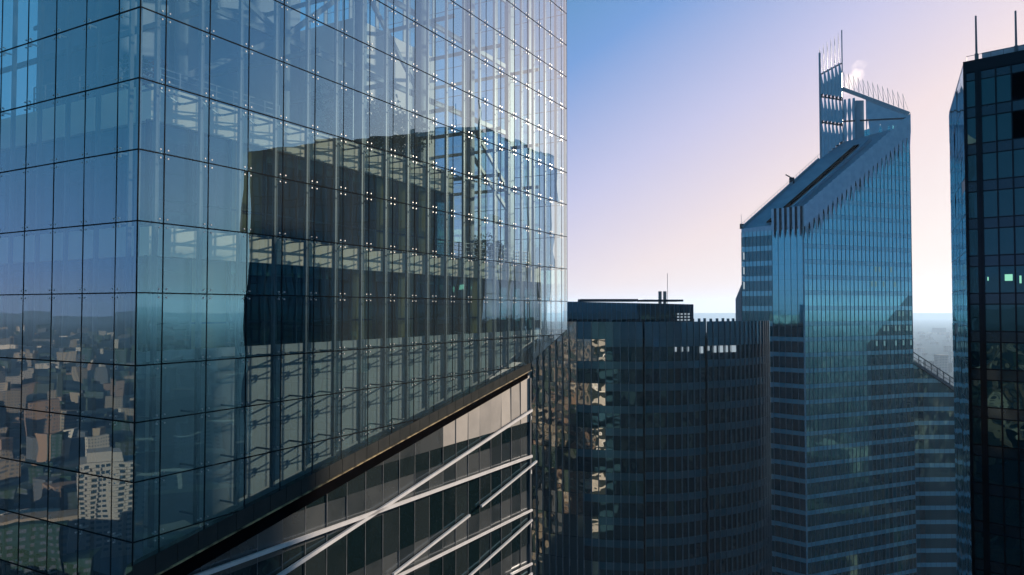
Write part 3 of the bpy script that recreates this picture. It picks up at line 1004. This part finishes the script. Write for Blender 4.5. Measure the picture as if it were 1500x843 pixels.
# vertical mullions
for i in range(NP + 1):
    s = RL * i / NP
    d = (B - A) / RL; n = Vector((d.y, -d.x, 0)); p = A + d * s + n * .06
    m = MB()
    m.beam((p.x - OX, p.y - OY, -70), (p.x - OX, p.y - OY, ztop_right(s)), .07, .08, 'slant_mullion')
    m.build('mullion', ST_T)
for i in range(9):
    p = L.lerp(A2, i / 8) + Vector((-.04, -.04, 0))
    m = MB(); m.beam((p.x - OX, p.y - OY, -70), (p.x - OX, p.y - OY, 19.2), .07, .08, 'slant_mullion'); m.build('mullion', ST_T)
for i in range(1, 5):
    p = A2.lerp(A, i / 5) + Vector((-.04, -.04, 0))
    m = MB(); m.beam((p.x - OX, p.y - OY, -70), (p.x - OX, p.y - OY, 20.4), .07, .08, 'slant_mullion'); m.build('mullion', ST_T)
m = MB(); m.beam((A.x - OX - .05, A.y - OY - .12, -70), (A.x - OX - .05, A.y - OY - .12, 24.5), .3, .3, 'slant_fin'); m.build('corner_mullion', ST_T)
# dark solid inside
m = MB()
ins = [A + Vector((.1, .5, 0)), B + Vector((-.6, .3, 0)), E, F, L + Vector((.5, .2, 0))]
m.prism([(p.x - OX, p.y - OY, -H) for p in ins], (0, 0, H + 19.0), 'slant_dark')
m.build('core', ST_T)
# right return wall
m = MB(); m.poly([(B.x - OX, B.y - OY, -H), (E.x - OX, E.y - OY, -H), (E.x - OX, E.y - OY, 50), (B.x - OX, B.y - OY, 50)], 'slant_glass'); m.build('side_wall', ST_T)
# body wedge under the slanted roof + roof sheet
S0 = Vector((58 + .915 * 27.4, 182.5 + .403 * 27.4, 0)); S1 = Vector((58 + .915 * 35.7, 182.5 + .403 * 35.7, 0))
def P3(v, z): return (v.x - OX, v.y - OY, z)
rb = [P3(L, 20.1), P3(A2 + Vector((.1, .1, 0)), 20.4), P3(A + Vector((.3, .3, 0)), 21.8), P3(B + Vector((-.3, .2, 0)), 47.8), P3(S1, 45.5), P3(S0, 40.5)]
m = MB()
m.poly(rb, 'slant_roof')
for i in range(len(rb)):
    a, b = rb[i], rb[(i + 1) % len(rb)]
    m.poly([(a[0], a[1], 18.9), (b[0], b[1], 18.9), b, a], 'slant_panel')
m.build('slanted_roof', ST_T)
# dark gutter and kerbs running up the roof
def roof_line(f):      # point on the roof between the left edge (f=0) and the right edge (f=1)
    lo = Vector(P3(L.lerp(A, f), 20.1 + 1.7 * f)); hi = Vector(P3(S0.lerp(B, f), 40.5 + 7.3 * f))
    return lo, hi
for f, wd, ht, dz, mat, nm in ((.46, 1.6, .3, .35, 'recess_black', 'roof_gutter'), (.62, .5, .7, .5, 'slant_panel', 'roof_kerb'), (.02, .4, .6, .4, 'slant_fin', 'roof_kerb')):
    lo, hi = roof_line(f)
    m = MB(); m.beam(lo + Vector((0, 0, dz)), lo.lerp(hi, .95) + Vector((0, 0, dz)), wd, ht, mat); m.build(nm, ST_T)
m = MB()
lo, hi = roof_line(.0)
for k in range(25):
    p = lo.lerp(hi, k / 25); m.beam(p, p + Vector((0, 0, 1.3)), .06, .06, 'slant_fin')
m.beam(lo + Vector((0, 0, 1.3)), hi + Vector((0, 0, 1.3)), .05, .05, 'slant_fin')
m.build('roof_railing', ST_T)
m = MB()
p = lo.lerp(hi, .62); m.box(p.x - .5, p.x + .5, p.y - .5, p.y + .5, p.z, p.z + 1.6, 'slant_dark'); m.beam(p + Vector((0, 0, 1.5)), p + Vector((-1.6, 0, 2.4)), .25, .25, 'slant_dark')
m.build('roof_hoist', ST_T)
m = MB(); p = lo; m.beam(p, p + Vector((0, 0, 3.6)), .07, .07, 'slant_fin'); m.box(p.x - .2, p.x + .7, p.y, p.y + .6, p.z, p.z + 1.3, 'slant_dark'); m.build('roof_mast', ST_T)
# serrated parapet: folded blades that hang below the sloping edge, each with a pointed tail
d = (B - A) / RL; n = Vector((d.y, -d.x, 0))
NB = 24
def blade(p0, dd, nn, wd, zt, zbm, tail, fold=.62):
    m = MB()
    a = p0; c = p0 + dd * wd * .6 + nn * fold; b = p0 + dd * wd
    zs = dd_slope
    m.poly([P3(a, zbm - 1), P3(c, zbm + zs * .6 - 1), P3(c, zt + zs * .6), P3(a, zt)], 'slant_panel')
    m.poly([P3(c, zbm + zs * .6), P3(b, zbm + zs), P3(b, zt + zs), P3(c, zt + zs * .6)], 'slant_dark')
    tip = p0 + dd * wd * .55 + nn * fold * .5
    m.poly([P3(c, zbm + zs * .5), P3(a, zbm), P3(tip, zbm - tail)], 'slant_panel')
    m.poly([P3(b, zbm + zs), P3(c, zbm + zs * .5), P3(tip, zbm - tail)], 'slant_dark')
    m.build('parapet_blade', ST_T)
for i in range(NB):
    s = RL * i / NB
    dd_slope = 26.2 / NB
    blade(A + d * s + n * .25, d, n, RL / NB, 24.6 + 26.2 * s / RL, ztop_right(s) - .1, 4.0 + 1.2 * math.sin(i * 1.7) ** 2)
dl = (A2 - A).normalized(); nl = Vector((dl.y, -dl.x, 0)); nl = nl if nl.y < 0 else -nl
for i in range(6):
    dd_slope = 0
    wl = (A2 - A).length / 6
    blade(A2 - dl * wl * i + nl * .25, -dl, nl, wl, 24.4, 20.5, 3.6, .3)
# spire screen: serrated blades on a frame, needles above
NV = 6
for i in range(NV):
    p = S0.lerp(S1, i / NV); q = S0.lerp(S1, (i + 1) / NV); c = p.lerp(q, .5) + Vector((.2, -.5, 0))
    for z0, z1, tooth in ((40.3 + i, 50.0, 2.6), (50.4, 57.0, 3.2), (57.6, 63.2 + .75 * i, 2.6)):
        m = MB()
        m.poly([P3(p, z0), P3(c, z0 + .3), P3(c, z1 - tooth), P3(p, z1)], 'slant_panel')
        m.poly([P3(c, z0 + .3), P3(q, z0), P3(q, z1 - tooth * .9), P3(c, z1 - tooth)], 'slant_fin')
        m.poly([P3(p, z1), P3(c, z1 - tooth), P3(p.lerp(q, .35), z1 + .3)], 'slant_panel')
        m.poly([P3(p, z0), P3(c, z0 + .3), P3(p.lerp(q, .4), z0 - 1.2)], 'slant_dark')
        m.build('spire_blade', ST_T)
    m = MB()
    m.tube(P3(p, 63 + .75 * i), P3(p, 70.5 + 1.0 * i), .10, 'slant_fin', 6, .03)
    m.tube(P3(p, 70 + 1.0 * i), P3(p.lerp(q, .7), 63.4 + .75 * i), .05, 'white_strip', 5, .03)
    m.build('needle', ST_T)
m = MB(); m.beam(P3(S0, 39), P3(S0, 69), .4, .4, 'slant_fin'); m.build('spire_post', ST_T)
m = MB(); m.beam(P3(S1, 44), P3(S1, 76.5), .22, .22, 'slant_fin'); m.build('spire_post', ST_T)
for zz in (46.3, 50.2, 57.2, 63.0):
    e = 4.4 if zz > 62 else 0
    m = MB(); m.beam(P3(S0 + Vector((0, .3, 0)), zz), P3(S1 + Vector((0, .3, 0)), zz + e), .3, .35, 'slant_dark'); m.build('spire_rail', ST_T)
# triangular truss between the spire and the right-hand peak
m = MB(); m.beam(P3(S1, 60.2), P3(B, 50.6), .6, 1.0, 'slant_fin'); m.build('truss_chord', ST_T)
m = MB(); m.beam(P3(S1, 51.2), P3(B, 49.5), .35, .35, 'slant_dark'); m.build('truss_chord', ST_T)
m = MB(); pp = S1.lerp(B, .28); m.box(pp.x - OX - 1.2, pp.x - OX + .9, pp.y - OY, pp.y - OY + 1.5, 44, 56.2, 'slant_roof'); m.build('lift_tower', ST_T)
def roofz(f): return 45.2 + 2.4 * f
for i in range(10):
    f0, f1 = .36 + .062 * i, .36 + .062 * (i + 1)
    p, q = S1.lerp(B, f0), S1.lerp(B, f1)
    zt0 = 60.2 - 9.6 * f0; zt1 = 60.2 - 9.6 * f1
    hgt = (5.0, .2, .2, 2.6, .2, 1.8, 1.4, .2, .2, .2)[i]
    m = MB()
    m.poly([P3(p, roofz(f0)), P3(p.lerp(q, .45), roofz(f0) + hgt), P3(q, roofz(f1)), P3(q, zt1), P3(p, zt0)], 'slant_panel')
    m.build('truss_panel', ST_T)
for i in range(3):
    f0, f1 = .07 * i, .07 * (i + 1)
    p, q = S1.lerp(B, f0), S1.lerp(B, f1)
    m = MB()
    for z0, z1 in ((44.5, 50.6), (50.6, 57.2)):
        pinch = .25
        a_, b_ = p.lerp(q, pinch), p.lerp(q, 1 - pinch)
        zm = z0 + (z1 - z0) * .5
        m.poly([P3(a_, z0), P3(b_, z0), P3(q, zm), P3(b_, z1), P3(a_, z1), P3(p, zm)], 'slant_panel')
    m.build('truss_panel', ST_T)
for i in range(13):
    p = S1.lerp(B, (i + .5) / 13.5); q = S1.lerp(B, (i + 1.3) / 13.5)
    zz = 60.9 - 9.6 * (i + .5) / 13.5
    m = MB(); m.tube(P3(p, zz), P3(p + Vector((-.3, 0, 0)), zz + 4.2), .09, 'slant_fin', 5, .03); m.tube(P3(p + Vector((-.3, 0, 0)), zz + 4.1), P3(q, zz - .3), .06, 'slant_fin', 5, .04)
    m.build('needle', ST_T)
# low dark shoulder on the left
m = MB()
sh = [P3(L + Vector((.1, .3, 0)), 0), P3(Vector((61.6, 199.5, 0)), 0), P3(Vector((66, 205, 0)), 0), P3(L + Vector((3, 6, 0)), 0)]
m.hexa([(p[0], p[1], -H) for p in sh] + [(sh[0][0], sh[0][1], 6.2), (sh[1][0], sh[1][1], 2.4), (sh[2][0], sh[2][1], 2.4), (sh[3][0], sh[3][1], 6.2)], 'slant_dark')
for k in range(1, 12):
    p = Vector(sh[0]).lerp(Vector(sh[1]), k / 12)
    m.beam((p.x - .05, p.y - .05, -70), (p.x - .05, p.y - .05, 6.2 - 3.8 * k / 12), .15, .15, 'slant_fin')
m.build('shoulder', ST_T)

# ================================================================== LOWER WING WITH SLOPING ROOF
WG = thing('sloping_wing', 'lower blue banded block with a railed sloping roof between the slanted tower and black tower', 'office block', (115, 195, 0))
def W3(x, y, z): return (x - 115, y - 195, z)
WX0, WX1 = 104.6, 126.0
wy = lambda x: 189.5 + (x - WX0) * .02
def wtop(x): return -14.2 - .66 * (x - WX0)
zt = -11.0
for k in range(16):
    zt -= 3.66
    spn, win = MB(), MB()
    for i in range(16):
        x0 = WX0 + 1.36 * i; x1 = x0 + 1.3
        for mb, z0, z1, mat in ((spn, zt - 1.1, zt, 'slant_spandrel'), (win, zt - 3.63, zt - 1.13, 'slant_clear')):
            q = clip([(x0, z0), (x1, z0), (x1, z1), (x0, z1)], lambda p: wtop(p[0]) - p[1])
            if len(q) < 3: continue
            mb.poly([W3(x, wy(x) + random.uniform(0, .02), z) for x, z in q], mat)
    if spn.f: spn.build('spandrel_band', WG)
    if win.f: win.build('ribbon_window', WG)
m = MB()
m.poly([W3(WX0, wy(WX0), -H), W3(WX1, wy(WX1), -H), W3(WX1, wy(WX1), zt), W3(WX0, wy(WX0), zt)], 'slant_glass')
m.prism([W3(WX0, wy(WX0) + .3, -H), W3(WX1, wy(WX1) + .3, -H), W3(WX1, wy(WX1) + .3, wtop(WX1) - .1), W3(WX0, wy(WX0) + .3, wtop(WX0) - .1)], (0, 14, 0), 'slant_dark')
m.build('wing_wall', WG)
m = MB(); m.box(WX0 - 115 - 1.4, WX0 - 115 - .02, 189.2 - 195, 190.5 - 195, -H, -15, 'slant_spandrel'); m.build('pilaster', WG)
m = MB(); m.beam(W3(WX0, 189.4, wtop(WX0) + .3), W3(WX1, 189.6, wtop(WX1) + .3), 1.2, .7, 'alu'); m.build('sloping_coping', WG)
m = MB()
for k in range(14):
    x = WX0 + k * 1.6
    m.beam(W3(x, 189.4, wtop(x) + .3), W3(x, 189.4, wtop(x) + 2.9), .17, .17, 'slant_dark')
m.beam(W3(WX0, 189.4, wtop(WX0) + 2.9), W3(WX1, 189.6, wtop(WX1) + 2.9), .2, .2, 'slant_dark')
m.beam(W3(WX0, 189.4, wtop(WX0) + 1.7), W3(WX1, 189.6, wtop(WX1) + 1.7), .1, .1, 'slant_dark')
m.build('roof_railing', WG)

# ================================================================== BLACK TOWER
K1 = Vector((43.4, 69.0, 0)); KD = Vector((.737, -.676, 0)); K3 = Vector((52.6, 86.5, 0))
BT = thing('black_tower', 'near black tower cut by the right edge with a dark window grid and roof poles', 'office tower', K1, math.atan2(KD.y, KD.x))
# local: +x along the front, front plane y = 0, building towards +y
KN = Vector((-KD.y, KD.x, 0))
BL = 36.0
s3 = Vector(((K3 - K1).dot(KD), (K3 - K1).dot(KN), 0))
cols = [(.24, .96)] + [(1.45 + 1.22 * i, 2.55 + 1.22 * i) for i in range(28)]
wt = [21.7 - 3.56 * k for k in range(16)]
m = MB()
sx, sy = s3.x, s3.y
m.prism([(.1, .16, -H), (BL, .16, -H), (BL, sy, -H), (sx + .1, sy, -H)], (0, 0, H + 23.0), 'black_granite')
m.build('core', BT)
m = MB()
m.box(0, BL, 0, .15, 22.6, 23.7, 'black_granite')
m.build('parapet', BT)
x_prev = 0.0
for i, (a, b) in enumerate(cols + [(BL, BL)]):
    m = MB()
    m.box(x_prev, a, -.06 if i in (0, 1) else 0, .155, -60, 22.58, 'black_granite')
    if i in (0, 1): m.box(x_prev + (a - x_prev) * .35, x_prev + (a - x_prev) * .65, -.2, -.062, -60, 22.58, 'black_granite')
    m.build('pier', BT); x_prev = b
rest = MB()
lit = {(5, 2): (.35, .95, -1.35, -.75), (5, 1): (.2, .30, -1.3, -.95), (5, 3): (.25, .4, -1.6, -.9)}
for r_, z in enumerate(wt):
    s_ = MB()
    for i, (a, b) in enumerate(cols):
        s_.poly([(a, .10, z - 3.45), (b, .10, z - 3.45), (b, .10, z - 2.55), (a, .10, z - 2.55)], 'black_spandrel')
        vis = i < 5 and r_ < 14
        mb = MB() if vis else rest
        t, u = random.gauss(0, .003), random.gauss(0, .003)
        mat = 'black_window' if not (i == 3 and r_ in (0, 1)) else 'recess_black'
        mb.poly([(a, .10 , z - 2.43), (b, .10 + t, z - 2.43), (b, .10 + t + u, z), (a, .10 + u, z)], mat)
        if vis:
            wo_ = mb.build('window', BT)
            if (r_, i) in lit:
                x0, x1, z0, z1 = lit[(r_, i)]
                e = MB(); e.box(a + x0, a + x1, .06, .085, z + z0, z + z1, 'lit_lamp'); e.build('lit_panel', wo_)
    for dz in (-3.55, -2.54):
        s_.box(.24, BL, .03, .099, z + dz, z + dz + .1, 'black_granite')
    s_.build('spandrel_row', BT)
for i, (a, b) in enumerate(cols):
    rest.poly([(a, .10, 21.8), (b, .10, 21.8), (b, .10, 22.5), (a, .10, 22.5)], 'black_spandrel')
rest.build('window', BT, kind='stuff')
# narrow reflective side
ns = 5
for r_ in range(16):
    z1 = 23.2 - 3.56 * r_; z0 = z1 - 3.5
    m = MB()
    for k in range(ns):
        f0, f1 = k / ns + .008, (k + 1) / ns - .008
        t = random.gauss(0, .02)
        m.poly([(sx * f1, sy * f1, z0), (sx * f0, sy * f0, z0), (sx * f0 + t, sy * f0, z1), (sx * f1 + t, sy * f1, z1)], 'side_glass')
    m.build('side_window', BT)
m = MB(); m.poly([(sx, sy, -H), (0, .05, -H), (0, .05, 23.2 - 3.56 * 16), (sx, sy, 23.2 - 3.56 * 16)], 'side_glass')
m.poly([(sx + .03, sy, -H), (.03, .05, -H), (.03, .05, 23.6), (sx + .03, sy, 23.6)], 'steel_dark')
m.build('side_wall', BT)
m = MB(); m.box(1.3, 12, 1.6, 8, 23.0, 24.7, 'plant_room'); m.build('plant_room', BT)
for x, zt in ((.92, 28.3), (4.1, 27.9)):
    m = MB(); m.tube((x, 1.2, 23), (x, 1.2, 24.6), .16, 'steel_dark', 8); m.tube((x, 1.2, 24.6), (x, 1.2, zt), .10, 'steel_dark', 8, .08); m.build('roof_pole', BT)
m = MB()
for k in range(12):
    m.beam((.2 + k, .5, 23.0), (.2 + k, .5, 24.3), .035, .035, 'steel_grey')
m.beam((.2, .5, 24.3), (11.2, .5, 24.3), .04, .04, 'steel_grey')
m.build('roof_railing', BT)

# ================================================================== APARTMENT BLOCK AND CITY (seen mirrored in the left glass face)
AP = thing('apartment_block', 'pale apartment block with stacked balconies mirrored in the left glass face', 'apartment block', (-432, 5, 0))
m = MB(); m.box(-10, 10, -14, 14, -H, -82, 'apartment_wall'); m.build('wall', AP)
m = MB(); m.box(-6, 8, -8, 10, -81.99, -77, 'apartment_wall'); m.build('roof_house', AP)
for k in range(16):
    z = -H + 2 + 2.85 * k
    m = MB()
    for y in (-13.5, -8.6, 3.0, 8.4):
        m.box(10.01, 11.4, y, y + 4.6, z, z + 1.0, 'apartment_wall')
    m.build('balcony', AP)
    m = MB()
    for y in (-13, -8, -2.5, .4, 3.6, 9.0):
        m.box(10.005, 10.06, y, y + 2.2, z + 1.02, z + 2.3, 'frame_dark')
    m.build('window_row', AP)
m = MB()
rc = random.Random(5)
nb = 0
while nb < 13000:
    az = rc.uniform(0, 2 * math.pi); r = 250 * math.exp(rc.uniform(0, 3.0))
    x, y = r * math.cos(az), r * math.sin(az)
    if abs(x + 432) < 45 and abs(y - 5) < 50: continue
    if -432 < x < 0 and abs(y) < 60: 
        if rc.random() < .6: continue
    s = rc.uniform(5, 12) * (1 + r / 6000); l = rc.choice((7, 9, 12, 15, 20, 34)) * rc.uniform(.8, 1.2) * (1 + r / 6000)
    h = rc.choice((6, 7, 8, 8, 10, 12, 14, 18, 18, 24, 40)) * (1 if r < 2500 else .7)
    a = rc.choice((0, .4, -.3, .9)) + rc.uniform(-.1, .1)
    ca, sa = math.cos(a), math.sin(a)
    c = [(x + ca * u - sa * v, y + sa * u + ca * v) for u, v in ((-s / 2, -l / 2), (s / 2, -l / 2), (s / 2, l / 2), (-s / 2, l / 2))]
    m.hexa([(p[0], p[1], -H) for p in c] + [(p[0], p[1], -H + h) for p in c], 'city_wall')
    nb += 1
m.build('distant_city', kind='stuff', label='far off low city roofs and walls fading to the horizon', category='city')

# ================================================================== AIR
m, t, o = node_mat('haze_air')
v = t.nodes.new('ShaderNodeVolumePrincipled')
v.inputs['Color'].default_value = (0.50, 0.73, 1.0, 1)
v.inputs['Density'].default_value = 0.00011
v.inputs['Anisotropy'].default_value = 0.25
t.links.new(v.outputs[0], o.inputs['Volume'])
hz = MB(); hz.box(-9000, 9000, -9000, 9000, -H - 1, 90, 'haze_air')
hz.build('haze', kind='stuff', label='thin bluish morning haze filling the air over the city', category='haze')

m, t, o = node_mat('steam')
tc = t.nodes.new('ShaderNodeTexCoord')
ln = t.nodes.new('ShaderNodeVectorMath'); ln.operation = 'LENGTH'
mp = t.nodes.new('ShaderNodeMapping'); mp.inputs['Scale'].default_value = (1 / 2.6, 1 / 2.2, 1 / 6.2)
t.links.new(tc.outputs['Object'], mp.inputs['Vector']); t.links.new(mp.outputs[0], ln.inputs[0])
nz = t.nodes.new('ShaderNodeTexNoise'); nz.inputs['Scale'].default_value = .45; nz.inputs['Detail'].default_value = 4
t.links.new(tc.outputs['Object'], nz.inputs['Vector'])
a1 = t.nodes.new('ShaderNodeMath'); a1.operation = 'SUBTRACT'; t.links.new(nz.outputs[0], a1.inputs[0])
a0 = t.nodes.new('ShaderNodeMath'); a0.operation = 'MULTIPLY'; a0.inputs[1].default_value = .55; t.links.new(ln.outputs['Value'], a0.inputs[0])
t.links.new(a0.outputs[0], a1.inputs[1])
a2 = t.nodes.new('ShaderNodeMath'); a2.operation = 'MULTIPLY'; a2.inputs[1].default_value = .32; a2.use_clamp = True; t.links.new(a1.outputs[0], a2.inputs[0])
v = t.nodes.new('ShaderNodeVolumePrincipled'); v.inputs['Color'].default_value = (1, .97, .93, 1); v.inputs['Anisotropy'].default_value = .4
t.links.new(a2.outputs[0], v.inputs['Density']); t.links.new(v.outputs[0], o.inputs['Volume'])
sm = MB()
sm.hexa([(x, y, z - H) for z in (-6.4, 6.4) for x, y in ((-2.8, -2.4), (2.8, -2.4), (2.8, 2.4), (-2.8, 2.4))], 'steam')
so = sm.build('steam_plume', kind='stuff', label='pale wisp of steam drifting up behind the crown of the slanted tower', category='steam')
so.location = (97.2, 204, H + 65.5); so.rotation_euler = (0, R(28), 0)
